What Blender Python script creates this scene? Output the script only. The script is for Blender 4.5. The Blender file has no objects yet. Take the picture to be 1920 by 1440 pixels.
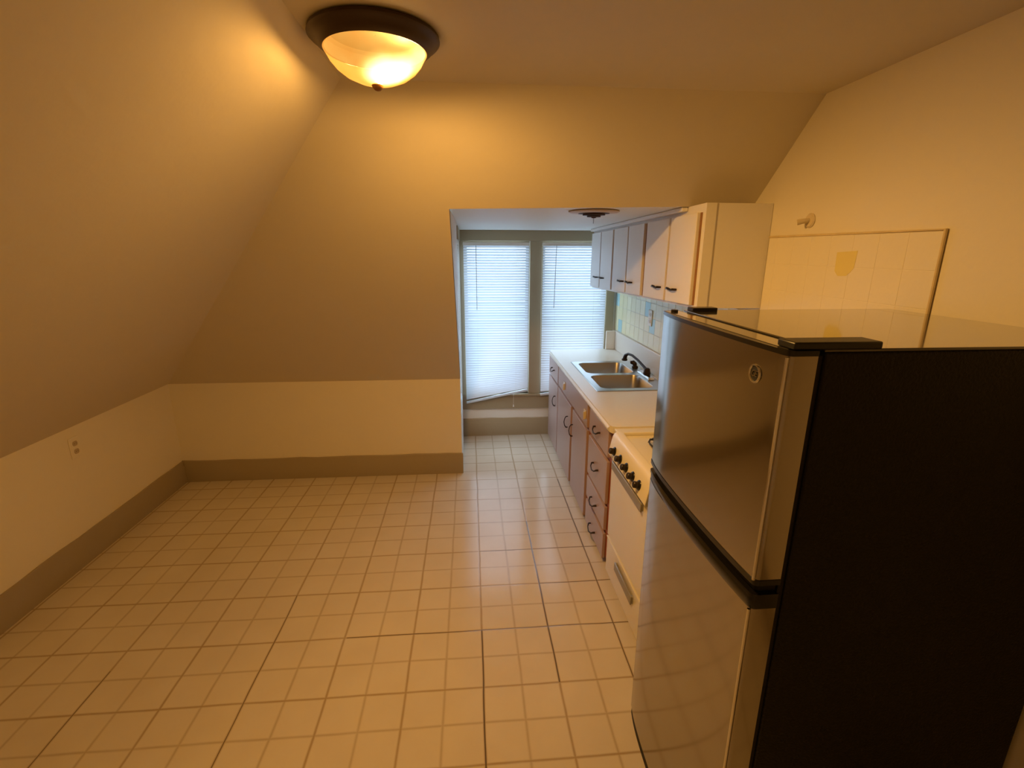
import bpy, bmesh, math, random
from mathutils import Vector, Matrix
random.seed(7)
S = bpy.context.scene
COL = S.collection

# ------------------------------------------------------------------ camera
cam_data = bpy.data.cameras.new('camera'); cam = bpy.data.objects.new('camera', cam_data); COL.objects.link(cam)
PITCH, YAW, ROLL = .265, .0843, .0035
fw = Vector((math.sin(YAW)*math.cos(PITCH), math.cos(YAW)*math.cos(PITCH), -math.sin(PITCH)))
ri = Vector((math.cos(YAW), -math.sin(YAW), 0)); up = ri.cross(fw)
Rr = ri*math.cos(ROLL)+up*math.sin(ROLL); Uu = -ri*math.sin(ROLL)+up*math.cos(ROLL)
m = Matrix.Identity(4)
for i in range(3):
    m[i][0], m[i][1], m[i][2] = Rr[i], Uu[i], -fw[i]
m[0][3], m[1][3], m[2][3] = -0.0238, -1.5669, 1.6703
cam.matrix_world = m
cam_data.sensor_width = 36; cam_data.lens = 920.8/1920*36; cam_data.clip_start = .02
S.camera = cam

# ------------------------------------------------------------------ world and exposure
W = bpy.data.worlds.new('overcast_sky'); S.world = W; W.use_nodes = True
bg = W.node_tree.nodes['Background']
bg.inputs['Color'].default_value = (.60, .80, 1.0, 1); bg.inputs['Strength'].default_value = 5.2
S.view_settings.view_transform = 'Standard'; S.view_settings.look = 'None'
S.view_settings.gamma = 1; S.view_settings.exposure = 0.0; S.view_settings.use_curve_mapping = False
S.cycles.max_bounces = 6; S.cycles.diffuse_bounces = 5; S.cycles.glossy_bounces = 4; S.cycles.caustics_reflective = False
LAMP_W = 8.0; DOWN_FILL_W = 80.0
LAMP_COL = (1.0, .60, .185)

# ------------------------------------------------------------------ materials
def mat(name, col, rough=.6, metal=0, spec=.5, coat=0, bump=0, bscale=60, var=0, vscale=3, coat_rough=.1):
    M = bpy.data.materials.new(name); M.use_nodes = True
    nt = M.node_tree; b = nt.nodes['Principled BSDF']
    b.inputs['Base Color'].default_value = (*col, 1); b.inputs['Roughness'].default_value = rough
    b.inputs['Metallic'].default_value = metal; b.inputs['Specular IOR Level'].default_value = spec
    b.inputs['Coat Weight'].default_value = coat; b.inputs['Coat Roughness'].default_value = coat_rough
    tc = nt.nodes.new('ShaderNodeTexCoord')
    if var:
        n = nt.nodes.new('ShaderNodeTexNoise'); n.inputs['Scale'].default_value = vscale; n.inputs['Detail'].default_value = 4
        nt.links.new(tc.outputs['Object'], n.inputs['Vector'])
        mx = nt.nodes.new('ShaderNodeMix'); mx.data_type = 'RGBA'
        mx.inputs[6].default_value = (*[c*(1-var) for c in col], 1); mx.inputs[7].default_value = (*[min(1, c*(1+var)) for c in col], 1)
        nt.links.new(n.outputs['Fac'], mx.inputs[0]); nt.links.new(mx.outputs[2], b.inputs['Base Color'])
    if bump:
        n2 = nt.nodes.new('ShaderNodeTexNoise'); n2.inputs['Scale'].default_value = bscale; n2.inputs['Detail'].default_value = 3
        nt.links.new(tc.outputs['Object'], n2.inputs['Vector'])
        bp = nt.nodes.new('ShaderNodeBump'); bp.inputs['Strength'].default_value = bump; bp.inputs['Distance'].default_value = .01
        nt.links.new(n2.outputs['Fac'], bp.inputs['Height']); nt.links.new(bp.outputs['Normal'], b.inputs['Normal'])
    return M

CREAM = mat('cream_wall_paint', (.83, .77, .64), .55, bump=.12, bscale=25, var=.03)
TAN = mat('tan_slope_paint', (.70, .63, .49), .6, bump=.12, bscale=20, var=.03)
ALCOVE = mat('alcove_white_paint', (.80, .80, .76), .5, bump=.1, bscale=25)
TRIM = mat('taupe_trim_paint', (.36, .295, .19), .4, bump=.1, bscale=30, var=.06)
CABW = mat('white_cabinet_paint', (.82, .79, .76), .45, bump=.05, bscale=40)
WOODGAP = mat('bare_brown_wood', (.30, .15, .07), .6, var=.3, vscale=20)
REDWOOD = mat('reddish_stained_wood', (.30, .075, .022), .45, var=.25, vscale=14)
MAUVE = mat('mauve_laminate', (.42, .30, .27), .32, var=.05, vscale=30)
LAMINATE = mat('cream_laminate', (.74, .70, .62), .3, var=.04, vscale=60)
BRONZE = mat('dark_bronze', (.035, .022, .018), .35, metal=.6)
STEEL = mat('sink_steel', (.50, .49, .47), .28, metal=1)
SINKIN = mat('sink_bowl_steel', (.42, .40, .37), .32, metal=1)
FRSTEEL = mat('fridge_brushed_steel', (.40, .37, .33), .12, metal=1)
FRBLACK = mat('fridge_black_texture', (.009, .0075, .006), .55, bump=.3, bscale=160, spec=.25)
FRTOP = mat('fridge_black_gloss_top', (.035, .030, .022), .12, spec=.8, coat=1.0, coat_rough=.06)
BLACK = mat('black_plastic', (.008, .007, .007), .22)
GASKET = mat('black_gasket', (.006, .005, .005), .7)
ENAMEL = mat('stove_white_enamel', (.76, .71, .60), .28, coat=.3)
STOVEBAR = mat('grey_stove_bar', (.33, .31, .28), .4, metal=.4)
KNOBM = mat('stove_knob_black', (.015, .008, .008), .35)
HINGE = mat('hinge_cover_plastic', (.012, .012, .010), .4)
SOCK = mat('outlet_socket_face', (.52, .42, .27), .5)
CHROME = mat('chrome', (.75, .73, .70), .12, metal=1)
PANM = mat('lamp_pan_bronze', (.05, .025, .012), .45, metal=.3)
PANIN = mat('lamp_pan_inside', (.01, .006, .004), .9)
FINIAL = mat('lamp_finial', (.30, .13, .04), .4, metal=.4)
FANDARK = mat('fan_dark_brown', (.045, .018, .015), .6)
FANRING = mat('fan_ring_beige', (.55, .45, .38), .5)
PLASTIC = mat('white_plastic', (.74, .70, .62), .4)
IVORY = mat('painted_over_plastic', (.70, .60, .42), .45)
SLOTM = mat('outlet_slot_shadow', (.16, .11, .06), .7)
TILEY = mat('pale_yellow_tile', (.80, .76, .50), .2, var=.06, vscale=8)
TILEB = mat('pale_blue_tile', (.42, .66, .70), .2, var=.05, vscale=8)
GROUT = mat('tile_grout', (.60, .58, .46), .8)
PATCH = mat('bare_yellow_patch', (.80, .68, .24), .5)
CAULK = mat('yellowed_caulk', (.70, .57, .34), .6, var=.2, vscale=25)
WANDM = mat('blind_wand', (.45, .46, .50), .3)
CORDM = mat('blind_cord', (.75, .74, .70), .7)

def floor_mat():
    M = bpy.data.materials.new('vinyl_tile_floor'); M.use_nodes = True
    nt = M.node_tree; N = nt.nodes; L = nt.links; b = N['Principled BSDF']
    tc = N.new('ShaderNodeTexCoord'); sep = N.new('ShaderNodeSeparateXYZ'); L.new(tc.outputs['Object'], sep.inputs[0])
    def mt(op, a, c=None, c2=None):
        n = N.new('ShaderNodeMath'); n.operation = op
        for i, v in enumerate((a, c, c2)):
            if v is None: continue
            if isinstance(v, (int, float)): n.inputs[i].default_value = v
            else: L.new(v, n.inputs[i])
        return n.outputs[0]
    def noise(scale, det=3):
        n = N.new('ShaderNodeTexNoise'); n.inputs['Scale'].default_value = scale; n.inputs['Detail'].default_value = det
        L.new(tc.outputs['Object'], n.inputs['Vector']); return n.outputs['Fac']
    wob = mt('MULTIPLY', mt('SUBTRACT', noise(2.5), .5), .012)
    X = mt('ADD', sep.outputs['X'], wob); Y = mt('SUBTRACT', sep.outputs['Y'], wob)
    T = .3048
    def line(c, period, w, off=0):
        t = mt('ADD', mt('DIVIDE', c, period), off)
        d = mt('MULTIPLY', mt('ABSOLUTE', mt('SUBTRACT', mt('FRACT', t), .5)), period)   # distance from cell middle
        e = mt('SUBTRACT', period/2, d)                                               # distance from the line
        return mt('SUBTRACT', 1.0, mt('SMOOTH_MIN', 1.0, mt('DIVIDE', e, w), .3))
    def clamp(v): 
        return mt('MINIMUM', mt('MAXIMUM', v, 0.0), 1.0)
    strong = clamp(mt('MAXIMUM', line(X, T, .0058), line(Y, T, .0054)))
    weak = clamp(mt('MAXIMUM', line(X, T/2, .0080), line(Y, T/2, .0078)))
    ns = noise(6.0)
    f1 = mt('MULTIPLY', strong, mt('ADD', .42, mt('MULTIPLY', ns, .5)))
    f2 = mt('MULTIPLY', weak, mt('ADD', .30, mt('MULTIPLY', ns, .45)))
    # open dark seams between some tiles
    def seg(c, c0, w, o, o0, o1):
        a = clamp(mt('SUBTRACT', 1.0, mt('DIVIDE', mt('ABSOLUTE', mt('SUBTRACT', c, c0)), w)))
        s = mt('MULTIPLY', mt('GREATER_THAN', o, o0), mt('LESS_THAN', o, o1))
        return mt('MULTIPLY', a, s)
    segs = [seg(X, 0, .0045, Y, -1.6, T), seg(X, T, .0045, Y, 0, 4*T), seg(X, 2*T, .0045, Y, 3*T, 5.9*T), seg(X, 2*T, .003, Y, -1, 3*T),
            seg(Y, T*2, .003, X, T, .9), seg(Y, T*3, .003, X, 0, .9), seg(Y, T, .003, X, -.6, .9), seg(X, -3*T, .0022, Y, -1.2, 2*T), seg(X, -5*T, .0022, Y, -1, .2)]
    crack = segs[0]
    for s_ in segs[1:]: crack = mt('MAXIMUM', crack, s_)
    base = N.new('ShaderNodeMix'); base.data_type = 'RGBA'
    base.inputs[6].default_value = (.60, .52, .40, 1); base.inputs[7].default_value = (.71, .64, .52, 1)
    L.new(noise(5, 6), base.inputs[0])
    def mix(fac, a, colb):
        n = N.new('ShaderNodeMix'); n.data_type = 'RGBA'; L.new(fac, n.inputs[0]); L.new(a, n.inputs[6]); n.inputs[7].default_value = (*colb, 1)
        return n.outputs[2]
    c = mix(f2, base.outputs[2], (.33, .23, .11)); c = mix(f1, c, (.36, .25, .13)); c = mix(clamp(mt('MULTIPLY', crack, 1.0)), c, (.06, .04, .03))
    L.new(c, b.inputs['Base Color'])
    b.inputs['Roughness'].default_value = .17; b.inputs['Specular IOR Level'].default_value = .45
    bp = N.new('ShaderNodeBump'); bp.inputs['Strength'].default_value = .15; bp.inputs['Distance'].default_value = .004
    h = mt('ADD', mt('MULTIPLY', mt('MAXIMUM', f1, crack), -1.0), mt('MULTIPLY', noise(9, 2), 1.0))
    L.new(h, bp.inputs['Height']); L.new(bp.outputs['Normal'], b.inputs['Normal'])
    return M
FLOOR = floor_mat()

def slat_mat():
    M = bpy.data.materials.new('blind_slat_vinyl'); M.use_nodes = True
    nt = M.node_tree; N = nt.nodes; L = nt.links; N.clear()
    o = N.new('ShaderNodeOutputMaterial'); d = N.new('ShaderNodeBsdfPrincipled'); t = N.new('ShaderNodeBsdfTranslucent'); mx = N.new('ShaderNodeMixShader')
    d.inputs['Base Color'].default_value = (.72, .75, .80, 1); d.inputs['Roughness'].default_value = .35
    t.inputs['Color'].default_value = (.66, .74, .82, 1); mx.inputs[0].default_value = .23
    L.new(d.outputs[0], mx.inputs[1]); L.new(t.outputs[0], mx.inputs[2]); L.new(mx.outputs[0], o.inputs[0])
    return M
SLAT = slat_mat()

def glass_mat():
    M = bpy.data.materials.new('window_glass'); M.use_nodes = True
    nt = M.node_tree; N = nt.nodes; L = nt.links; N.clear()
    o = N.new('ShaderNodeOutputMaterial'); g = N.new('ShaderNodeBsdfGlossy'); t = N.new('ShaderNodeBsdfTransparent'); mx = N.new('ShaderNodeMixShader')
    g.inputs['Roughness'].default_value = .02; mx.inputs[0].default_value = .06
    L.new(t.outputs[0], mx.inputs[1]); L.new(g.outputs[0], mx.inputs[2]); L.new(mx.outputs[0], o.inputs[0])
    return M
GLASS = glass_mat()

def bowl_mat():
    # amber alabaster glass; glow and two bulb hot spots are painted into its emission
    M = bpy.data.materials.new('amber_lamp_glass'); M.use_nodes = True
    nt = M.node_tree; N = nt.nodes; L = nt.links; N.clear()
    o = N.new('ShaderNodeOutputMaterial'); t = N.new('ShaderNodeBsdfTransparent'); e = N.new('ShaderNodeEmission'); g = N.new('ShaderNodeBsdfGlossy')
    t.inputs['Color'].default_value = (1, .86, .66, 1); g.inputs['Roughness'].default_value = .15
    tc = N.new('ShaderNodeTexCoord')
    acc = None
    for p, r in (((.070, -.02, -.040), .085), ((.035, -.045, -.105), .085)):
        vm = N.new('ShaderNodeVectorMath'); vm.operation = 'DISTANCE'; L.new(tc.outputs['Object'], vm.inputs[0]); vm.inputs[1].default_value = p
        mr = N.new('ShaderNodeMapRange'); mr.interpolation_type = 'SMOOTHSTEP'; L.new(vm.outputs['Value'], mr.inputs[0])
        mr.inputs[1].default_value = r; mr.inputs[2].default_value = .02; mr.inputs[3].default_value = 0; mr.inputs[4].default_value = 1
        if acc is None: acc = mr.outputs[0]
        else:
            a = N.new('ShaderNodeMath'); a.operation = 'ADD'; a.use_clamp = True; L.new(acc, a.inputs[0]); L.new(mr.outputs[0], a.inputs[1]); acc = a.outputs[0]
    n = N.new('ShaderNodeTexNoise'); n.inputs['Scale'].default_value = 14; L.new(tc.outputs['Object'], n.inputs['Vector'])
    ad = N.new('ShaderNodeMath'); ad.operation = 'MULTIPLY_ADD'; L.new(n.outputs['Fac'], ad.inputs[0]); ad.inputs[1].default_value = .5; L.new(acc, ad.inputs[2])
    cr = N.new('ShaderNodeValToRGB'); L.new(ad.outputs[0], cr.inputs[0])
    cr.color_ramp.elements[0].position = .12; cr.color_ramp.elements[0].color = (.95, .36, .04, 1)
    cr.color_ramp.elements[1].position = 1.0; cr.color_ramp.elements[1].color = (1.0, .82, .42, 1)
    mid = cr.color_ramp.elements.new(.42); mid.color = (1.0, .50, .09, 1)
    ms = N.new('ShaderNodeMath'); ms.operation = 'MULTIPLY_ADD'; L.new(acc, ms.inputs[0]); ms.inputs[1].default_value = 2.4; ms.inputs[2].default_value = .72
    L.new(cr.outputs[0], e.inputs['Color']); L.new(ms.outputs[0], e.inputs['Strength'])
    a1 = N.new('ShaderNodeAddShader'); m1 = N.new('ShaderNodeMixShader'); m1.inputs[0].default_value = .06
    L.new(t.outputs[0], a1.inputs[0]); L.new(e.outputs[0], a1.inputs[1])
    L.new(a1.outputs[0], m1.inputs[1]); L.new(g.outputs[0], m1.inputs[2]); L.new(m1.outputs[0], o.inputs[0])
    return M
BOWL = bowl_mat()

# ------------------------------------------------------------------ mesh helpers
class MB:
    def __init__(s): s.bm = bmesh.new(); s.mi = 0
    def face(s, vs):
        f = s.bm.faces.new([s.bm.verts.new(Vector(v)) for v in vs]); f.material_index = s.mi; return f
    def hexa(s, p):       # p: 8 points, bottom four (ccw) then top four
        v = [s.bm.verts.new(Vector(q)) for q in p]
        for q in ((3,2,1,0),(4,5,6,7),(0,1,5,4),(1,2,6,5),(2,3,7,6),(3,0,4,7)):
            f = s.bm.faces.new([v[i] for i in q]); f.material_index = s.mi
        return s
    def box(s, x0, x1, y0, y1, z0, z1):
        return s.hexa([(x0,y0,z0),(x1,y0,z0),(x1,y1,z0),(x0,y1,z0),(x0,y0,z1),(x1,y0,z1),(x1,y1,z1),(x0,y1,z1)])
    def prism(s, pts, d):  # polygon pts extruded by vector d
        d = Vector(d); a = [s.bm.verts.new(Vector(p)) for p in pts]; b = [s.bm.verts.new(Vector(p)+d) for p in pts]; n = len(pts)
        for q in (a[::-1], b):
            f = s.bm.faces.new(q); f.material_index = s.mi
        for i in range(n):
            f = s.bm.faces.new((a[i], a[(i+1)%n], b[(i+1)%n], b[i])); f.material_index = s.mi
        return s
    def loft(s, rings, cap=True, closed=True):
        rv = [[s.bm.verts.new(Vector(p)) for p in r] for r in rings]; n = len(rv[0])
        for a, b in zip(rv, rv[1:]):
            for i in range(n if closed else n-1):
                f = s.bm.faces.new((a[i], a[(i+1)%n], b[(i+1)%n], b[i])); f.smooth = True; f.material_index = s.mi
        if cap:
            for r in (rv[0][::-1], rv[-1]):
                try: f = s.bm.faces.new(r); f.material_index = s.mi
                except ValueError: pass
        return s
    def lathe(s, prof, c=(0,0,0), axis=(0,0,1), n=40, cap=True):
        ax = Vector(axis).normalized(); u = ax.orthogonal().normalized(); w = ax.cross(u); c = Vector(c)
        rings = [[c+ax*z+(u*math.cos(2*math.pi*i/n)+w*math.sin(2*math.pi*i/n))*max(r, 1e-4) for i in range(n)] for r, z in prof]
        return s.loft(rings, cap)
    def tube(s, pts, r, n=10, flat=1.0):
        pts = [Vector(p) for p in pts]; rings = []
        t0 = (pts[1]-pts[0]).normalized(); u = t0.orthogonal().normalized()
        rr = r if isinstance(r, (list, tuple)) else [r]*len(pts)
        for i, p in enumerate(pts):
            t = (pts[min(i+1, len(pts)-1)]-pts[max(i-1, 0)]).normalized()
            u = (u-t*u.dot(t)).normalized(); w = t.cross(u)
            rings.append([p+(u*math.cos(2*math.pi*k/n)+w*math.sin(2*math.pi*k/n)*flat)*rr[i] for k in range(n)])
        return s.loft(rings)
    def build(s, name, m, parent=None, bevel=0, smooth=False):
        bmesh.ops.recalc_face_normals(s.bm, faces=s.bm.faces)
        me = bpy.data.meshes.new(name); s.bm.to_mesh(me); s.bm.free()
        for mm in (m if isinstance(m, (list, tuple)) else [m]): me.materials.append(mm)
        if smooth:
            for p in me.polygons: p.use_smooth = True
        me.set_sharp_from_angle(angle=.70)
        o = bpy.data.objects.new(name, me); COL.objects.link(o)
        if parent is not None:
            o.parent = parent
            q = Vector((0, 0, 0)); pp = parent
            while pp is not None: q += pp.location; pp = pp.parent
            me.transform(Matrix.Translation(-q))
        if bevel:
            b = o.modifiers.new('bevel', 'BEVEL'); b.width = bevel; b.segments = 2; b.limit_method = 'ANGLE'; b.angle_limit = .6
            b.harden_normals = False
        return o
def origin(o, loc):     # put the origin of a single-mesh thing at loc
    o.data.transform(Matrix.Translation(-Vector(loc))); o.location = loc; return o
def tag(o, label=None, cat=None, group=None, kind=None):
    for k, v in (('label', label), ('category', cat), ('group', group), ('kind', kind)):
        if v: o[k] = v
    return o
def thing(name, label, cat, loc=(0,0,0), group=None):
    o = bpy.data.objects.new(name, None); COL.objects.link(o); o.location = loc; o.empty_display_size = .05
    return tag(o, label, cat, group)
def struct(name, mb, m, label=None, bevel=0):
    o = mb.build(name, m, None, bevel); o['kind'] = 'structure'
    if label: o['label'] = label
    return o

# ------------------------------------------------------------------ room shell
XR, XL, YK, ZK = 1.28, -2.165, 1.975, .752        # right wall, left knee wall, back knee wall, knee height
CZ, CY, CX = 2.225, .330, -.444                   # flat ceiling: height, its far edge, its left edge
AX, WY = -.110, 2.77                              # dormer left wall, window wall
YB = -2.6                                          # wall behind the camera
def zc(y): return 1.868-.015*(y-.7)                # dormer ceiling height (old house, a little out of level)
def yslope(z): return YK+(z-ZK)*(CY-YK)/(CZ-ZK)

struct('floor', MB().box(-2.4, 1.45, YB-.1, 2.95, -.08, 0), FLOOR, 'cream square vinyl tiles with brown joints')
struct('ceiling', MB().box(CX-.02, XR+.02, YB-.1, CY+.01, CZ, CZ+.08), TAN, 'flat tan ceiling of the main room')
struct('ceiling_dormer', MB().hexa([(AX-.05,.74,zc(.74)),(XR+.02,.74,zc(.74)),(XR+.02,WY+.05,zc(WY)),(AX-.05,WY+.05,zc(WY)),
       (AX-.05,.74,zc(.74)+.05),(XR+.02,.74,zc(.74)+.05),(XR+.02,WY+.05,zc(WY)+.05),(AX-.05,WY+.05,zc(WY)+.05)]), ALCOVE, 'low white ceiling of the window dormer')
struct('wall_left', MB().box(XL-.08, XL, YB-.05, YK+.08, 0, ZK), CREAM, 'low cream knee wall on the left')
nl = Vector((-(CZ-ZK), 0, (CX-XL))).normalized()*.08
struct('wall_left_slope', MB().prism([(XL,YB-.05,ZK),(XL,YK,ZK),(CX,CY,CZ),(CX,YB-.05,CZ)], nl), TAN, 'sloping tan wall under the roof on the left')
struct('wall_back', MB().box(XL-.08, AX-.070, YK, YK+.08, 0, ZK).box(AX-.070, AX-.0005, YK, YK+.012, 0, ZK), CREAM, 'low cream knee wall left of the dormer')
nb = Vector((0, (CZ-ZK), (YK-CY))).normalized()*.06
struct('wall_back_slope', MB().prism([(XL,YK,ZK),(AX,YK,ZK),(AX,yslope(1.848),1.848),(XR,yslope(1.872),1.872),(XR,CY,CZ),(CX,CY,CZ)], nb), TAN, 'sloping tan wall above and beside the dormer opening')
struct('wall_right', MB().box(XR, XR+.08, YB-.05, WY+.1, 0, CZ+.05), CREAM, 'tall cream wall on the right')
struct('wall_front', MB().prism([(XL-.1,YB,0),(XR+.05,YB,0),(XR+.05,YB,CZ+.05),(CX,YB,CZ+.05),(XL-.1,YB,ZK)], (0,-.08,0)), CREAM)
# dormer left wall with a side window opening
sw = (2.05, 2.66, .42, 1.745)
al = MB()
al.prism([(AX,YK+.013,0),(AX,YK+.013,ZK),(AX,yslope(1.848)+.02,1.85),(AX,sw[0],zc(sw[0])+.01),(AX,sw[0],0)], (-.07,0,0))
al.box(AX-.07, AX, sw[1], WY+.08, 0, 1.86); al.box(AX-.07, AX, sw[0], sw[1], 0, sw[2]); al.box(AX-.07, AX, sw[0], sw[1], sw[3], 1.86)
struct('wall_dormer_left', al, ALCOVE, 'narrow white side wall of the dormer')
wins = ((-.075, .492, .40, 1.752), (.598, 1.176, .40, 1.752))
ww = MB(); ww.box(AX-.07, XR+.02, WY, WY+.08, 0, .40); ww.box(AX-.07, XR+.02, WY, WY+.08, 1.752, 1.90)
for a, b in ((AX-.07, wins[0][0]), (wins[0][1], wins[1][0]), (wins[1][1], XR+.02)): ww.box(a, b, WY, WY+.08, .40, 1.752)
struct('wall_window', ww, ALCOVE, 'cream wall below the dormer windows')

# window joinery
t = MB()
t.box(AX, XR-.03, WY-.02, WY, 1.750, 1.838); t.box(AX, wins[0][0], WY-.02, WY, .40, 1.750)
t.box(wins[0][1], wins[1][0], WY-.02, WY, .40, 1.750); t.box(wins[1][1], 1.250, WY-.02, WY, .40, 1.750)
t.box(AX, AX+.008, sw[0]-.06, WY-.02, sw[3], 1.838)
struct('trim_1', t, TRIM, 'taupe casing around the two dormer windows', .003)
struct('trim_2', MB().box(AX+.001, XR-.002, WY-.034, WY+.03, .380, .400), TRIM, 'narrow window stool', .003)
struct('trim_3', MB().box(AX+.001, XR-.002, WY-.016, WY, .258, .380), TRIM, 'taupe apron board under the windows', .002)
for k, (x0, x1, z0, z1) in enumerate(wins):
    fr = MB(); y0, y1 = WY+.02, WY+.06
    fr.box(x0, x0+.03, y0, y1, z0, z1); fr.box(x1-.03, x1, y0, y1, z0, z1); fr.box(x0+.03, x1-.03, y0, y1, z0, z0+.04); fr.box(x0+.03, x1-.03, y0, y1, z1-.03, z1)
    w = struct('window_%d' % (k+1), fr, TRIM, ('left' if k == 0 else 'right')+' dormer sash window behind its blind')
    MB().box(x0+.03, x1-.03, WY+.038, WY+.042, z0+.04, z1-.03).build('pane', GLASS, w)
fr = MB(); x0, x1 = AX-.06, AX-.03
fr.box(x0, x1, sw[0], sw[0]+.03, sw[2], sw[3]); fr.box(x0, x1, sw[1]-.03, sw[1], sw[2], sw[3]); fr.box(x0, x1, sw[0]+.03, sw[1]-.03, sw[2], sw[2]+.03); fr.box(x0, x1, sw[0]+.03, sw[1]-.03, sw[3]-.03, sw[3])
w = struct('window_3', fr, TRIM, 'narrow side window in the dormer left wall')
MB().box(AX-.047, AX-.043, sw[0]+.03, sw[1]-.03, sw[2]+.03, sw[3]-.03).build('pane', GLASS, w)

# baseboards
def bprof(h=.165, t_=.018): return [(0,0),(t_,0),(t_,h*.76),(t_-.005,h*.80),(t_-.005,h*.95),(t_-.010,h),(0,h)]
def wavy(n, amp):       # hand-painted, slightly uneven top edge
    r = random.Random(n); return [r.uniform(-amp, amp) for _ in range(40)]
def board(name, p0, p1, nrm, label, h=.165):
    p0 = Vector(p0); p1 = Vector(p1); nrm = Vector(nrm); L = (p1-p0).length; k = max(2, int(L/.12)); wv = wavy(name, .0035); rings = []
    for i in range(k+1):
        p = p0.lerp(p1, i/k)
        rings.append([(p+nrm*a+Vector((0,0,z+(wv[i % 40] if z > h*.9 else 0)))) for a, z in bprof(h)])
    b = MB().loft(rings)
    for f in b.bm.faces: f.smooth = False
    struct(name, b, TRIM, label)
board('baseboard_left', (XL,YB,0), (XL,YK-.018,0), (1,0,0), 'taupe baseboard along the left knee wall')
board('baseboard_back', (XL,YK,0), (AX+.008,YK,0), (0,-1,0), 'taupe baseboard along the back knee wall')
board('baseboard_window', (AX+.002,WY,0), (XR-.002,WY,0), (0,-1,0), 'taupe baseboard under the dormer windows')
board('baseboard_right', (XR,YB+.002,0), (XR,-.80,0), (-1,0,0), 'taupe baseboard on the right wall behind the refrigerator')

# ------------------------------------------------------------------ blinds
def blind(name, label, x0, x1, y, ztop, zl, zr, n=60, side=False, cord=None, wand=None, nfan=16):
    root = thing(name, label, 'window blind', (x0 if not side else y, y if not side else x0, ztop), 'white mini blinds on the dormer windows')
    def P(a, d, z):      # a along the window, d out from it towards the room
        return (a, y-d, z) if not side else (y+d, a, z)
    def slab(b, a0, a1, d0, d1, za, zb, h):   # za/zb bottom heights at both ends
        b.hexa([P(a0,d0,za),P(a1,d0,zb),P(a1,d1,zb),P(a0,d1,za),P(a0,d0,za+h),P(a1,d0,zb+h),P(a1,d1,zb+h),P(a0,d1,za+h)])
    b = MB(); slab(b, x0, x1, -.012, .014, ztop-.026, ztop-.026, .026); b.build('headrail', PLASTIC, root, .002)
    b = MB(); z1 = ztop-.034; pitch = (z1-min(zl, zr)-.012)/n
    wd, th = .0118, math.radians(59)
    for i in range(n):
        za = z1-i*(z1-zl-.014)/n; zb = z1-i*(z1-zl-.014)/n
        s_ = max(0, (i-(n-nfan))/nfan); zb += (zr-zl)*s_**1.3
        jit = random.uniform(-.0004, .0004)
        prof = []
        for k in range(5):
            q = (k/4-.5)*2; bow = .0022*(1-q*q)
            dd = q*wd*math.cos(th)+bow*math.sin(th); dz = -q*wd*math.sin(th)+bow*math.cos(th); prof.append((dd, dz+jit))
        va = [b.bm.verts.new(Vector(P(x0+.004, d, za+z))) for d, z in prof]; vb = [b.bm.verts.new(Vector(P(x1-.004, d, zb+z))) for d, z in prof]
        for k in range(4):
            f = b.bm.faces.new((va[k], vb[k], vb[k+1], va[k+1])); f.smooth = True
    o = b.build('slats', SLAT, root)
    b = MB(); slab(b, x0+.004, x1-.004, -.011, .011, zl-.012, zr-.012, .020); b.build('bottom_rail', SLAT, root, .003)
    b = MB()
    for fx in (.2, .8):
        a = x0+(x1-x0)*fx; b.tube([P(a, .013, ztop-.03), P(a, .013, zl+(zr-zl)*fx)], .0006, 5)
    b.build('ladder_cord', CORDM, root)
    if wand:
        wb = MB(); wb.tube([P(wand[0], .020, ztop-.02), P(wand[1], .022, wand[2])], .0028, 8); wb.build('wand', WANDM, root)
    if cord:
        cb = MB(); pts = [P(cord[0], .017, zl+(zr-zl)*.75-.005), P(cord[0]-.001, .018, cord[1]+.018)]; cb.tube(pts, .0012, 6)
        cb.lathe([(.002,.02),(.004,.014),(.006,0),(.004,-.002)], P(cord[0]-.001, .018, cord[1]), n=10); cb.build('pull_cord', CORDM, root)
    return root
blind('mini_blind', 'white mini blind over the left dormer window with crooked bottom rail hanging low', -.079, .484, WY-.050, 1.737, .338, .448, 61, cord=(.352,.293), wand=(.030,.031,1.178))
blind('mini_blind', 'white mini blind over the right dormer window beside the upper cabinets', .596, 1.168, WY-.050, 1.737, .400, .470, 59, wand=(.712,.700,1.19))
blind('mini_blind', 'narrow white mini blind on the dormer side window at far left', sw[0]+.005, sw[1]-.005, AX-.016, 1.742, .44, .44, 58, side=True)

# ------------------------------------------------------------------ ceiling lamp
LX, LY = -.265, -.035
lamp = thing('ceiling_lamp', 'flush dome ceiling lamp with amber glass bowl and dark bronze pan', 'ceiling lamp', (LX, LY, CZ))
MB().lathe([(.160,0),(.170,-.004),(.172,-.012),(.166,-.018),(.160,-.020),(.152,-.030),(.142,-.038),(.136,-.042),(.131,-.040)], (LX,LY,CZ), n=64, cap=False).build('pan', PANM, lamp)
MB().lathe([(.131,-.040),(.129,-.010),(.120,-.002),(.002,-.002)], (LX,LY,CZ), n=64, cap=False).build('pan_liner', PANIN, lamp)
MB().lathe([(.134,-.036),(.135,-.042),(.130,-.050),(.121,-.066),(.106,-.083),(.084,-.099),(.056,-.111),(.028,-.117),(.006,-.119)], (LX,LY,CZ), n=64, cap=False).build('glass_bowl', BOWL, lamp)
MB().lathe([(.004,-.110),(.013,-.116),(.016,-.121),(.014,-.127),(.008,-.133),(.001,-.135)], (LX,LY,CZ), n=20).build('finial', FINIAL, lamp)
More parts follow.
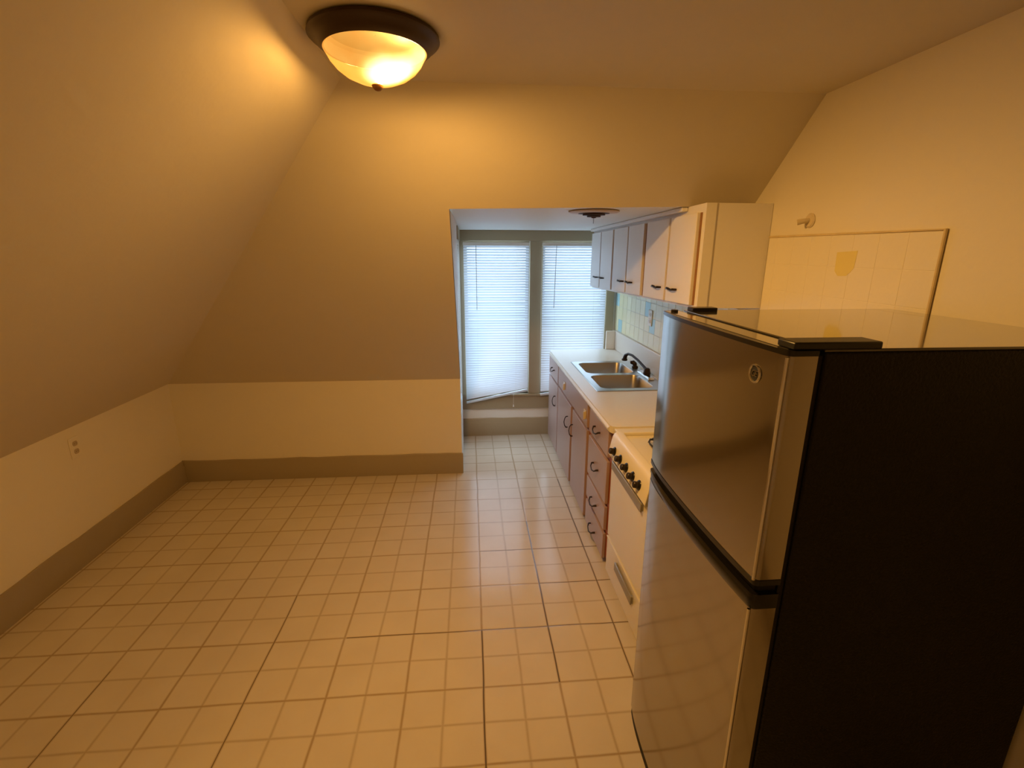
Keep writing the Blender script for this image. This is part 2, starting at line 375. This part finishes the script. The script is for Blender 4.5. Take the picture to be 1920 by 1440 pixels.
for i, (dx, dy) in enumerate(((.074, .030), (.046, -.052))):
    ld = bpy.data.lights.new('bulb_and_fill_light', 'POINT'); ld.energy = LAMP_W; ld.color = LAMP_COL; ld.shadow_soft_size = .032
    lo = bpy.data.objects.new('bulb_and_fill_light', ld); COL.objects.link(lo); lo.parent = lamp; lo.location = (dx, dy, -.023)
ld = bpy.data.lights.new('bulb_and_fill_light', 'SPOT'); ld.energy = DOWN_FILL_W; ld.color = LAMP_COL; ld.shadow_soft_size = .03; ld.spot_size = math.radians(179); ld.spot_blend = 1.0  # added fill spot, not a bulb: brightens the floor and right wall
lo = bpy.data.objects.new('bulb_and_fill_light', ld); COL.objects.link(lo); lo.parent = lamp; lo.location = (.05, -.012, -.045); lo.rotation_euler = (math.radians(3), math.radians(-14), 0)

# ------------------------------------------------------------------ ceiling exhaust fan in the dormer
fz = zc(1.0)
fan = thing('exhaust_fan', 'round ceiling exhaust fan with beige ring and dark stepped cone, in dormer ceiling', 'exhaust fan', (.600, .985, fz))
MB().lathe([(.070,0),(.125,-.001),(.127,-.005),(.120,-.009),(.075,-.012),(.070,-.004)], (.600,.985,fz), n=48, cap=False).build('mounting_ring', FANRING, fan)
MB().lathe([(.078,-.004),(.078,-.013),(.056,-.014),(.056,-.021),(.034,-.022),(.034,-.029),(.014,-.030),(.010,-.034),(.001,-.035)], (.600,.985,fz), n=48).build('grille_cone', FANDARK, fan)
MB().tube([(.600,.985,fz-.034),(.600,.985,fz-.050),(.599,.985,fz-.060)], .0012, 6).build('pull_chain', FANDARK, fan)

# ------------------------------------------------------------------ upper cabinets
UF, UB = .980, XR-.002           # carcass face, back
def uzt(y): return zc(y)-.001
def uzb(y): return 1.405-.022*(y-1.4)
def door_zs(y): return uzb(y)+.012, uzt(y)-.036
def pull(parent, pts, r=.0042, name='pull_handle', m=None):
    MB().tube(pts, r, 8, .8).build(name, m or BRONZE, parent)
def slanted(b, x0, x1, y0, y1, zb0, zb1, zt0, zt1):
    b.hexa([(x0,y0,zb0),(x1,y0,zb0),(x1,y1,zb1),(x0,y1,zb1),(x0,y0,zt0),(x1,y0,zt0),(x1,y1,zt1),(x0,y1,zt1)])
units = [(.557, 1.2445, ((.602,.885),(.907,1.218)), .9), (1.2445, 1.878, ((1.268,1.541),(1.560,1.858)), 1), (1.878, 2.500, ((1.892,2.194),(2.214,2.488)), 1)]
ulab = ['white painted wall cabinet nearest the refrigerator, with two brown-edged doors', 'white painted wall cabinet, middle of the run above the sink', 'white painted wall cabinet nearest the window blinds']
for (y0, y1, doors, _), lab in zip(units, ulab):
    root = thing('wall_cabinet', lab, 'cabinet', (UB, y0, uzb(y0)), 'white wall cabinets above the counter')
    b = MB(); e = .006 if y0 < .6 else 0.0003
    slanted(b, UF+.02, UB, y0+e, y1-.0003, uzb(y0), uzb(y1), uzt(y0), uzt(y1)); slanted(b, UF, UF+.045 if e > .001 else UF+.02, y0+.0002, y1-.0003, uzb(y0), uzb(y1), uzt(y0), uzt(y1))
    b.build('carcass', CABW, root)
    gaps = [(doors[0][1]-.001, doors[1][0]+.001)]
    if y0 < .6: gaps.append((doors[0][0]-.014, doors[0][0]+.001))
    gaps.append((doors[1][1]-.001, min(y1-.001, doors[1][1]+.022)))
    if y0 > .6: gaps.append((y0+.001, doors[0][0]+.001))
    for g0, g1 in gaps:
        b = MB(); slanted(b, UF-.004, UF, g0, g1, door_zs(g0)[0], door_zs(g1)[0], door_zs(g0)[1], door_zs(g1)[1]); o = b.build('edge_strip', WOODGAP, root); o['label'] = 'bare brown wood strip'
    for k, (a, c) in enumerate(doors):
        b = MB(); slanted(b, UF-.018, UF-.0005, a, c, door_zs(a)[0], door_zs(c)[0], door_zs(a)[1], door_zs(c)[1])
        d = b.build('door', CABW, root, .002)
        # horizontal wavy bow pull near the meeting edge
        pc = c-.075 if k == 0 else a+.075
        if y0 < .6: pc = (.797, .978)[k] if False else ((.80, 1.0)[k])
        z = 1.492-.012*(pc-.8); L = .048; x = UF-.018
        pts = [(x, pc-L, z+.001), (x-.010, pc-L, z+.001), (x-.018, pc-L*.75, z+.001), (x-.016, pc-L*.45, z-.003), (x-.022, pc, z+.002), (x-.022, pc+L*.45, z+.005), (x-.018, pc+L*.75, z+.001), (x-.010, pc+L, z), (x, pc+L, z)]
        pull(d, pts, [.005,.006,.006,.005,.006,.005,.006,.006,.005])
b = MB(); slanted(b, UF-.030, UF-.001, .74, 2.50, uzt(.74)-.020, uzt(2.5)-.020, uzt(.74), uzt(2.5)); struct('trim_4', b, CABW, 'white strip between dormer ceiling and wall cabinets', .004)

# ------------------------------------------------------------------ base cabinets
BF, BB = .690, XR-.012
def base_unit(label, y0, y1):
    root = thing('base_cabinet', label, 'cabinet', (BB, y0, 0), 'base cabinets under the worktop')
    b = MB(); b.box(BF, BB, y0+.0005, y1-.0005, .045, .64); b.box(BF, BF+.02, y0+.0005, y1-.0005, .64, .782)
    b.box(BF+.02, BB, y0+.0005, y0+.018, .64, .782); b.box(BF+.02, BB, y1-.018, y1-.0005, .64, .782)
    b.box(BF+.05, BB, y0+.0005, y1-.0005, 0, .045)
    b.build('carcass', REDWOOD, root)
    return root
def front(root, name, y0, y1, z0, z1):
    return MB().box(BF-.018, BF-.0005, y0, y1, z0, z1).build(name, MAUVE, root, .002)
def hbow(parent, yc, z, L=.052):        # drooping bail pull on a drawer
    x = BF-.018; r = [.006,.006,.0042,.0042,.0042,.006,.006]
    pull(parent, [(x,yc-L,z+.008),(x-.012,yc-L,z+.008),(x-.021,yc-L*.7,z-.004),(x-.025,yc,z-.012),(x-.021,yc+L*.7,z-.004),(x-.012,yc+L,z+.008),(x,yc+L,z+.008)], r)
def vbow(parent, y, zc_, L=.042):
    x = BF-.018
    pull(parent, [(x,y,zc_-L),(x-.012,y,zc_-L),(x-.022,y,zc_-L*.65),(x-.027,y,zc_),(x-.022,y,zc_+L*.65),(x-.012,y,zc_+L),(x,y,zc_+L)], [.0055,.0055,.004,.004,.004,.0055,.0055])
c1 = base_unit('red-framed base cabinet by the window with one drawer over one mauve door', 2.235, 2.690)
d = front(c1, 'drawer_front', 2.245, 2.688, .620, .772); hbow(d, 2.46, .692)
d = front(c1, 'door', 2.245, 2.688, .028, .603); vbow(d, 2.340, .452)
c2 = base_unit('red-framed sink base cabinet with wide false front above two mauve doors', 1.178, 2.235)
front(c2, 'false_front', 1.215, 2.218, .626, .772)
d = front(c2, 'door', 1.700, 2.218, .028, .606); vbow(d, 1.800, .458)
d = front(c2, 'door', 1.215, 1.645, .028, .606); vbow(d, 1.620, .458)
c3 = base_unit('red-framed base cabinet next to the stove with stack of four mauve drawers', .706, 1.178)
for z0, z1, zp in ((.630,.772,.700), (.362,.605,.476), (.205,.342,.256), (.032,.182,.082)):
    d = front(c3, 'drawer_front', .752, 1.158, z0, z1); hbow(d, .965, zp)
# small latches on the false front
for (yy, zz, lab, grp) in ((1.945, .692, 'small white plastic latch at window end of the sink false front', 0), (1.262, .700, 'small cream plastic latch at stove end of the sink false front', 1)):
    r = thing('child_latch', lab, 'latch', (BF-.0182, yy, zz))
    MB().box(BF-.024, BF-.0182, yy-.018, yy+.030, zz-.026, zz+.026).build('plate', PLASTIC if grp == 0 else IVORY, r, .002)
    MB().box(BF-.036, BF-.024, yy-.018, yy-.010, zz-.030, zz+.020).build('catch', PLASTIC if grp == 0 else IVORY, r, .002)

# ------------------------------------------------------------------ worktop with sink cut-out
CT0, CT1 = .783, .820
SX0, SX1, SY0, SY1 = .762, 1.232, 1.335, 2.180
HX0, HX1, HY0, HY1 = SX0+.015, SX1-.015, SY0+.015, SY1-.015
wt = thing('worktop', 'cream laminate worktop with raised backsplash lip, holding the steel sink', 'countertop', (XR-.002, .70, CT0))
b = MB(); x0, x1, y0, y1 = .668, XR-.004, .698, WY-.070
def edge_ring(z, ins, r=.03):
    pts = []
    for (cx_, cy_, a0) in ((x0+ins+r, y0+ins+.004, 180), (x1, y0+ins, 270), (x1, y1, 0), (x0+ins+r, y1-.05, 90)):
        pts.append((cx_, cy_, a0))
    return pts
outer = [(x0+.03, y0), (x1, y0), (x1, y1), (x0+.055, y1), (x0+.022, y1-.012), (x0+.005, y1-.04), (x0, y1-.075), (x0, y0+.03), (x0+.009, y0+.009)]
# slab around the hole: four prisms sharing edges
def slab(b, poly): b.prism([(px, py, CT0) for px, py in poly], (0,0,CT1-CT0))
slab(b, [(x0+.03,y0),(x1,y0),(x1,HY0),(x0,HY0),(x0,y0+.03),(x0+.009,y0+.009)])
slab(b, [(x0,HY1),(x1,HY1),(x1,y1),(x0+.055,y1),(x0+.022,y1-.012),(x0+.005,y1-.04),(x0,y1-.075)])
slab(b, [(x0,HY0),(HX0,HY0),(HX0,HY1),(x0,HY1)]); slab(b, [(HX1,HY0),(x1,HY0),(x1,HY1),(HX1,HY1)])
b.build('slab', LAMINATE, wt)
b = MB(); b.tube([(x0+.004,y0+.03,CT0+.016),(x0+.004,y1-.075,CT0+.016)], .0152, 14); b.build('rolled_edge', LAMINATE, wt)
b = MB(); b.box(XR-.024, XR-.002, .698, WY-.070, CT1, .985); b.box(1.176, XR-.024, WY-.092, WY-.070, CT1, .985); b.build('backsplash_lip', LAMINATE, wt, .005)

# ------------------------------------------------------------------ sink
sink = thing('kitchen_sink', 'stainless steel double-bowl drop-in sink set in the worktop', 'sink', (SX0, SY0, CT1))
bowls = ((.800, 1.150, 1.385, 1.730), (.800, 1.150, 1.785, 2.130))
def rrect(x0, x1, y0, y1, r, z, n=7):
    pts = []
    for cx_, cy_, a0 in ((x1-r,y0+r,-90),(x1-r,y1-r,0),(x0+r,y1-r,90),(x0+r,y0+r,180)):
        for i in range(n): a = math.radians(a0+90*i/(n-1)); pts.append(Vector((cx_+r*math.cos(a), cy_+r*math.sin(a), z)))
    return pts
b = MB()
zt = CT1+.0045
def ring_between(b, outer_pts, inner_pts):
    ov = [b.bm.verts.new(p) for p in outer_pts]; iv = [b.bm.verts.new(p) for p in inner_pts]
    n = len(ov)
    for i in range(n): b.bm.faces.new((ov[i], ov[(i+1)%n], iv[(i+1)%n], iv[i]))
    return ov, iv
mids = ((SY0, 1.7575), (1.7575, SY1))
for (bx0,bx1,by0,by1), (my0,my1) in zip(bowls, mids):
    rin = rrect(bx0,bx1,by0,by1,.055,zt)
    rout = []
    corners = [Vector((SX1,my0,zt)), Vector((SX1,my1,zt)), Vector((SX0,my1,zt)), Vector((SX0,my0,zt))]
    cents = [Vector((bx1-.055,by0+.055,0)),Vector((bx1-.055,by1-.055,0)),Vector((bx0+.055,by1-.055,0)),Vector((bx0+.055,by0+.055,0))]
    for q in range(4):
        for i in range(7):
            p = rin[q*7+i]; c = corners[q]; tt = i/6
            if q == 0: e = Vector((cents[0].x, my0, zt)).lerp(c, tt*2) if tt < .5 else c.lerp(Vector((SX1, cents[0].y, zt)), tt*2-1)
            elif q == 1: e = Vector((SX1, cents[1].y, zt)).lerp(c, tt*2) if tt < .5 else c.lerp(Vector((cents[1].x, my1, zt)), tt*2-1)
            elif q == 2: e = Vector((cents[2].x, my1, zt)).lerp(c, tt*2) if tt < .5 else c.lerp(Vector((SX0, cents[2].y, zt)), tt*2-1)
            else: e = Vector((SX0, cents[3].y, zt)).lerp(c, tt*2) if tt < .5 else c.lerp(Vector((cents[3].x, my0, zt)), tt*2-1)
            rout.append(e)
    ring_between(b, rout, rin)
# outer lip down to the worktop
ol = rrect(SX0-.002, SX1+.002, SY0-.002, SY1+.002, .012, zt); ob = rrect(SX0-.006, SX1+.004, SY0-.006, SY1+.006, .014, CT1+.0003)
b.loft([ol, ob], cap=False)
b.build('rim', STEEL, sink)
for (bx0,bx1,by0,by1) in bowls:
    b = MB(); rings = [rrect(bx0,bx1,by0,by1,.055,zt), rrect(bx0+.003,bx1-.003,by0+.003,by1-.003,.054,zt-.006), rrect(bx0+.010,bx1-.010,by0+.010,by1-.010,.050,.700), rrect(bx0+.018,bx1-.018,by0+.018,by1-.018,.046,.672), rrect(bx0+.040,bx1-.040,by0+.040,by1-.040,.03,.664)]
    b.loft(rings, cap=False); v = [b.bm.verts.new(p) for p in rings[-1]]; b.bm.faces.new(v)
    bo = b.build('bowl', SINKIN, sink)
    cx_, cy_ = (bx0+bx1)/2, (by0+by1)/2
    MB().lathe([(.040,.001),(.038,.003),(.026,.001),(.024,-.001),(.001,-.001)], (cx_,cy_,.6655), n=24).build('drain', CHROME, bo)

# ------------------------------------------------------------------ faucet
fx = 1.190
fau = thing('kitchen_faucet', 'dark bronze single-spout kitchen faucet swung over the far sink bowl', 'faucet', (fx, 1.66, CT1+.006))
b = MB(); b.hexa([(fx-.024,1.56,.8255),(fx+.024,1.56,.8255),(fx+.024,1.80,.8255),(fx-.024,1.80,.8255),(fx-.018,1.57,.842),(fx+.018,1.57,.842),(fx+.018,1.79,.842),(fx-.018,1.79,.842)]); b.build('deck_plate', CHROME, fau, .005)
MB().lathe([(.024,0),(.026,.012),(.021,.03),(.019,.042),(.010,.048),(.001,.049)], (fx,1.66,.841), n=24).build('body', BRONZE, fau)
MB().tube([(fx,1.665,.872),(fx-.006,1.72,.888),(fx-.018,1.81,.912),(fx-.034,1.89,.930),(fx-.050,1.935,.932),(fx-.062,1.955,.918),(fx-.066,1.962,.895)], [.012,.0095,.009,.009,.0095,.013,.016], 12).build('spout', BRONZE, fau)
MB().lathe([(.019,0),(.023,.008),(.018,.016),(.001,.018)], (fx-.066,1.964,.876), n=18).build('aerator', BRONZE, fau)
spr = thing('sink_sprayer', 'dark side sprayer knob on the sink deck behind far bowl', 'sink sprayer', (fx+.006, 1.93, CT1+.005))
MB().lathe([(.022,0),(.024,.010),(.016,.018)], (fx+.006,1.93,.8255), n=20).build('base', BRONZE, spr)
MB().tube([(fx+.006,1.93,.843),(fx+.004,1.932,.856),(fx-.008,1.94,.866),(fx-.022,1.95,.864)], [.014,.016,.017,.012], 12).build('spray_head', BRONZE, spr)

# ------------------------------------------------------------------ tiles on the dormer right wall
b = MB(); TS = .108
tx = XR-.008
b.mi = 2; b.box(XR-.006, XR-.0005, .62, WY-.002, .986, 1.402)
BLUE = {(0,2),(1,0),(7,2),(8,1)}
for i in range(19):
    for j in range(4):
        y1 = WY-.004-i*TS; z0 = .990+j*TS
        b.mi = 1 if (i, j) in BLUE else 0
        b.box(tx, XR-.005, y1-TS+.004, y1, z0, min(z0+TS-.004, 1.400))
tw = b.build('tiled_splashback', [TILEY, TILEB, GROUT], None, 0)
tag(origin(tw, (XR, .62, .986)), 'pale yellow wall tiles with scattered blue ones under the wall cabinets', 'wall tiles')

def outlet(label, c, ax, m, group=None):   # duplex outlet plate; ax = +1 faces +X, -1 faces -X
    r = thing('power_outlet', label, 'power outlet', c, group)
    x, y, z = c
    a, d = sorted((x, x+ax*.006)); MB().box(a, d, y-.035, y+.035, z-.057, z+.057).build('cover_plate', m, r, .002)
    for dz in (-.022, .022):
        pts = [(x+ax*.0061, y+.016*math.cos(t_)*1.0, z+dz+max(-.013, min(.013, .016*math.sin(t_)))) for t_ in [2*math.pi*k/20 for k in range(20)]]
        s_ = MB().prism(pts, (ax*.003, 0, 0)).build('socket', SOCK if m is CREAM else m, r)
        q = MB()
        for dy in (-.006, .006):
            a, d = sorted((x+ax*.0088, x+ax*.0094)); q.box(a, d, y+dy-.0012, y+dy+.0012, z+dz-.003, z+dz+.005)
        q.build('slots', SLOTM, s_)
    MB().lathe([(.0035,0),(.003,.0015),(.001,.002)], (x+ax*.006, y, z), (ax,0,0), 10).build('screw', m, r)
outlet('white power outlet on the yellow tiles above the worktop', (XR-.009, 1.885, 1.205), -1, PLASTIC)
outlet('power outlet painted over on the left knee wall', (XL+.0005, 1.085, .640), 1, CREAM)

# painted-over tile panel on the right wall
pr = thing('painted_tile_panel', 'cream painted-over tile panel on right wall above the refrigerator', 'wall tiles', (XR, -.265, .95))
b = MB(); b.mi = 1; b.box(XR-.0054, XR-.0003, -.262, .552, .95, 1.727); b.mi = 0
yb = -.262; n = 0
y = yb
while y < .55:
    z = 1.727
    while z > .96:
        b.box(XR-.0062, XR-.003, y+.0008, min(y+TS-.0008, .5515), max(z-TS+.0008, .951), z-.0008); z -= TS
    y += TS
b.build('tile_field', [CREAM, CREAM], pr, .0008)
b = MB(); b.tube([(XR-.006,.552,1.731),(XR-.006,.1,1.731),(XR-.006,-.262,1.731)], [.0045,.004,.0022], 8); b.tube([(XR-.006,-.266,1.733),(XR-.006,-.266,1.3),(XR-.006,-.266,.95)], .0045, 8); b.build('caulk_bead', CAULK, pr)
b = MB(); b.prism([(XR-.0064, y_, z_) for y_, z_ in ((.131,1.669),(.036,1.674),(.040,1.618),(.052,1.604),(.070,1.590),(.110,1.588),(.128,1.604))], (-.0006,0,0)); o = b.build('bare_patch', PATCH, pr); o['label'] = 'yellow unpainted patch'
hk = thing('wall_hook', 'small round painted-over hook stub on right wall above the tile panel', 'wall hook', (XR, .312, 1.786))
MB().lathe([(.026,0),(.027,.004),(.022,.009),(.010,.010)], (XR,.308,1.786), (-1,0,0), 28).build('rosette', IVORY, hk)
MB().tube([(XR-.009,.308,1.786),(XR-.030,.312,1.783),(XR-.045,.322,1.779)], [.009,.010,.011], 12).build('stub', IVORY, hk)

# ------------------------------------------------------------------ stove
STF, STB, ST0, ST1 = .676, XR-.03, .115, .640
st = thing('gas_stove', 'white enamel gas stove between drawer cabinet and refrigerator', 'stove', (STB, ST0, 0))
b = MB(); b.box(STF, STB, ST0, ST1, .055, .798)
for lx in (STF+.02, STB-.06):
    for ly in (ST0+.02, ST1-.055): b.box(lx, lx+.035, ly, ly+.035, 0, .055)
b.build('body', ENAMEL, st, .003)
b = MB(); b.box(STF-.016, STF-.001, ST0+.006, ST1-.006, .262, .690); b.build('oven_door', ENAMEL, st, .004)
dr = MB().box(STF-.016, STF-.001, ST0+.006, ST1-.006, .050, .252).build('broiler_drawer', ENAMEL, st, .004)
MB().box(STF-.020, STF-.014, ST0+.006, ST1-.006, .246, .254).build('drawer_lip', ENAMEL, dr, .002)
def bar(parent, y0, y1, z, h):
    b = MB(); b.box(STF-.030, STF-.022, y0, y1, z-h/2, z+h/2); b.box(STF-.023, STF-.014, y0, y0+.02, z-h/2+.004, z+h/2-.004); b.box(STF-.023, STF-.014, y1-.02, y1, z-h/2+.004, z+h/2-.004)
    b.build('handle', STOVEBAR, parent, .004)
bar(bpy.data.objects['oven_door'], .17, ST1-.045, .666, .042); bar(dr, .205, .455, .195, .044)
# sloping control panel
b = MB()
prof = [(STF+.03,.700),(STF-.030,.700),(STF-.036,.708),(STF-.018,.796),(STF-.008,.812),(STF+.004,.819),(STF+.030,.819)]
b.prism([(x_, ST0, z_) for x_, z_ in prof], (0, ST1-ST0, 0)); pn = b.build('control_panel', ENAMEL, st, .003)
nx, nz = -.978, .209
for ky in (.560,.468,.378,.290,.210):
    c = Vector((STF-.0275, ky, .748))
    k = MB().lathe([(.021,-.002),(.022,.002),(.019,.006),(.015,.008)], c, (nx,0,nz), 24).build('knob_bezel', BLACK, st)
    kb = MB().lathe([(.0145,.008),(.0145,.024),(.012,.027),(.001,.027)], c, (nx,0,nz), 20).build('knob', KNOBM, st, .001)
b = MB(); b.box(STF+.005, STB, ST0, ST0+.012, .798, .815); b.box(STF+.005, STB, ST1-.012, ST1+.055, .798, .815); b.box(STF+.004, STF+.022, ST0+.012, ST1-.012, .798, .815); b.box(STB-.05, STB, ST0+.012, ST1-.012, .798, .880)
b.build('cooktop_rim', ENAMEL, st, .004)
for gx in (.868, 1.115):
    for gy in (.470, .250):
        g = MB(); g.lathe([(.080,.018),(.086,.018),(.086,.024),(.080,.024),(.080,.018)], (gx,gy,.795), n=32, cap=False)
        for k in range(4):
            a = math.pi/4+k*math.pi/2; u = Vector((math.cos(a), math.sin(a), 0)); c = Vector((gx,gy,.817))
            g.tube([c+u*.025, c+u*.088, c+u*.094+Vector((0,0,-.018))], .004, 6)
        g.build('burner_grate', BLACK, st)
        MB().lathe([(.034,0),(.034,.010),(.024,.016),(.001,.016)], (gx,gy,.795), n=24).build('burner', GASKET, st)

# ------------------------------------------------------------------ refrigerator
FX, FXB, FY0, FY1, FH = .598, 1.262, -.752, -.146, 1.500
fr = thing('refrigerator', 'two-door refrigerator with black sides and brushed steel doors, beside the stove', 'refrigerator', (FXB, FY0, 0))
b = MB(); b.box(FX+.012, FXB, FY0, FY1, .03, FH-.004)
for lx in (FX+.05, FXB-.08):
    for ly in (FY0+.03, FY1-.07): b.box(lx, lx+.04, ly, ly+.04, 0, .03)
b.build('cabinet_body', FRBLACK, fr, .004)
MB().box(FX+.010, FXB, FY0, FY1, FH-.004, FH+.002).build('top_panel', FRTOP, fr, .002)
MB().box(FX+.0, FX+.012, FY0+.006, FY1-.006, .06, FH-.012).build('door_gasket', GASKET, fr)
def dprof(grow=0.0, xback=FX-.003, bow=1.0):
    # plan outline of a bowed door, near (low Y) corner first
    y0, y1 = FY0-.003-grow, FY1+.003+grow; pts = []
    n = 28; r = .012
    def xf(y):
        t = (y-(y0+y1)/2)/((y1-y0)/2); return .529-grow+.009*t*t+(.011*t**5 if t > 0 else .003*t**6)
    xs0 = xf(y0+r)
    for i in range(7):
        a = math.radians(90*i/6); pts.append((xs0+r-r*math.sin(a)*1.0, y0+r-r*math.cos(a)))
    pts = [(xs0+r-r*math.sin(math.radians(90*i/6)), y0+r-r*math.cos(math.radians(90*i/6))) for i in range(7)]
    for i in range(1, n): 
        y = (y0+r)+(y1-y0-2*r)*i/n; pts.append((xf(y), y))
    xs1 = xf(y1-r)
    pts += [(xs1+r-r*math.cos(math.radians(90*i/6)), y1-r+r*math.sin(math.radians(90*i/6))) for i in range(7)]
    return [(xback, y0)]+pts+[(xback, y1)]
def ext(name, z0, z1, m, parent, grow=0, xback=FX-.003, bev=0):
    p = dprof(grow, xback); b = MB()
    lo = [b.bm.verts.new((x, y, z0)) for x, y in p]; hi = [b.bm.verts.new((x, y, z1)) for x, y in p]; n = len(p)
    b.bm.faces.new(lo[::-1]); b.bm.faces.new(hi)
    for i in range(n):
        f = b.bm.faces.new((lo[i], lo[(i+1)%n], hi[(i+1)%n], hi[i])); f.smooth = 1 <= i < n-2
    o = b.build(name, m, parent, bev); return o
ext('kick_grille', 0, .032, GASKET, fr, -.002)
fd = ext('freezer_door', 1.026, 1.490, FRSTEEL, fr)
ext('top_cap', 1.490, 1.500, BLACK, fd, .0015)
MB().box(FX-.052, FX-.010, FY0+.012, FY1-.012, 1.500, 1.5008).build('cap_inlay', FRTOP, fd)
ext('bottom_cap', 1.014, 1.026, BLACK, fd, .0015)
ld_ = ext('lower_door', .034, .960, FRSTEEL, fr)
ext('recess', .990, 1.012, GASKET, ld_, -.012)
# swelling black pull along the top of the lower door: thin at the stove side, deep at the near side
p0 = dprof(.001); b = MB(); rings = [[], [], [], []]
for x, y in p0:
    t_ = (FY1-y)/(FY1-FY0); t_ = max(0, min(1, t_)); dep = .006+.026*min(1, t_*3); out = .004*min(1, t_*4)
    fr_ = 1 if x < .56 else 0
    rings[0].append((x, y, .990-dep)); rings[1].append((x-out*fr_, y, .990-dep*.7)); rings[2].append((x-out*fr_, y, .984)); rings[3].append((x, y, .992))
b.loft(rings); b.build('pull_handle', BLACK, ld_)
ext('door_top_block', .956, .990, BLACK, ld_, -.001)
# raised steel edge strip on the near side of each door
for dz0, dz1, par in ((1.028,1.488,fd),(.036,.958,ld_)):
    MB().tube([(.5375,FY0-.001,dz0),(.5375,FY0-.001,dz1)], .0035, 8).build('edge_bead', CHROME, par)
# hinges
MB().box(FX-.050, FX+.118, FY0-.002, FY0+.050, FH+.001, FH+.015).build('hinge_cover', HINGE, fr, .003)
MB().box(FX+.020, FX+.095, FY1-.040, FY1-.002, FH+.001, FH+.012).build('hinge_cover', BLACK, fr, .002)
MB().lathe([(.010,0),(.010,.006),(.001,.007)], (FX-.03, FY1-.03, 1.5005), n=12).build('hinge_pin', BLACK, fd)
# badge
by, bz = -.668, 1.438; bx = .529+.009*((by-(FY0+FY1)/2)/.306)**2+.0007
bd = MB().lathe([(.0145,-.002),(.0150,.001),(.001,.0015)], (bx,by,bz), (-1,0,0), 32).build('badge', GASKET, fd)
MB().lathe([(.0145,0),(.0160,.003),(.0185,.003),(.0195,0),(.0145,0)], (bx,by,bz), (-1,0,0), 40, cap=False).build('badge_ring', CHROME, bd)
cu = bpy.data.curves.new('badge_letters', 'FONT'); cu.body = 'GE'; cu.size = .019; cu.extrude = .0004; cu.align_x = 'CENTER'; cu.align_y = 'CENTER'; cu.shear = .3; cu.space_character = .8
tmp = bpy.data.objects.new('badge_letters', cu); COL.objects.link(tmp)
dg = bpy.context.evaluated_depsgraph_get(); dg.update(); me = bpy.data.meshes.new_from_object(tmp.evaluated_get(dg)); bpy.data.objects.remove(tmp)
R = Matrix(((0,0,-1),(-1,0,0),(0,1,0))).to_4x4()
me.transform(R); me.materials.clear(); me.materials.append(FRSTEEL)
lt = bpy.data.objects.new('badge_letters', me); COL.objects.link(lt); me.transform(Matrix.Translation(Vector((bx-.0022,by,bz))-Vector((FXB,FY0,0)))); lt.parent = bd
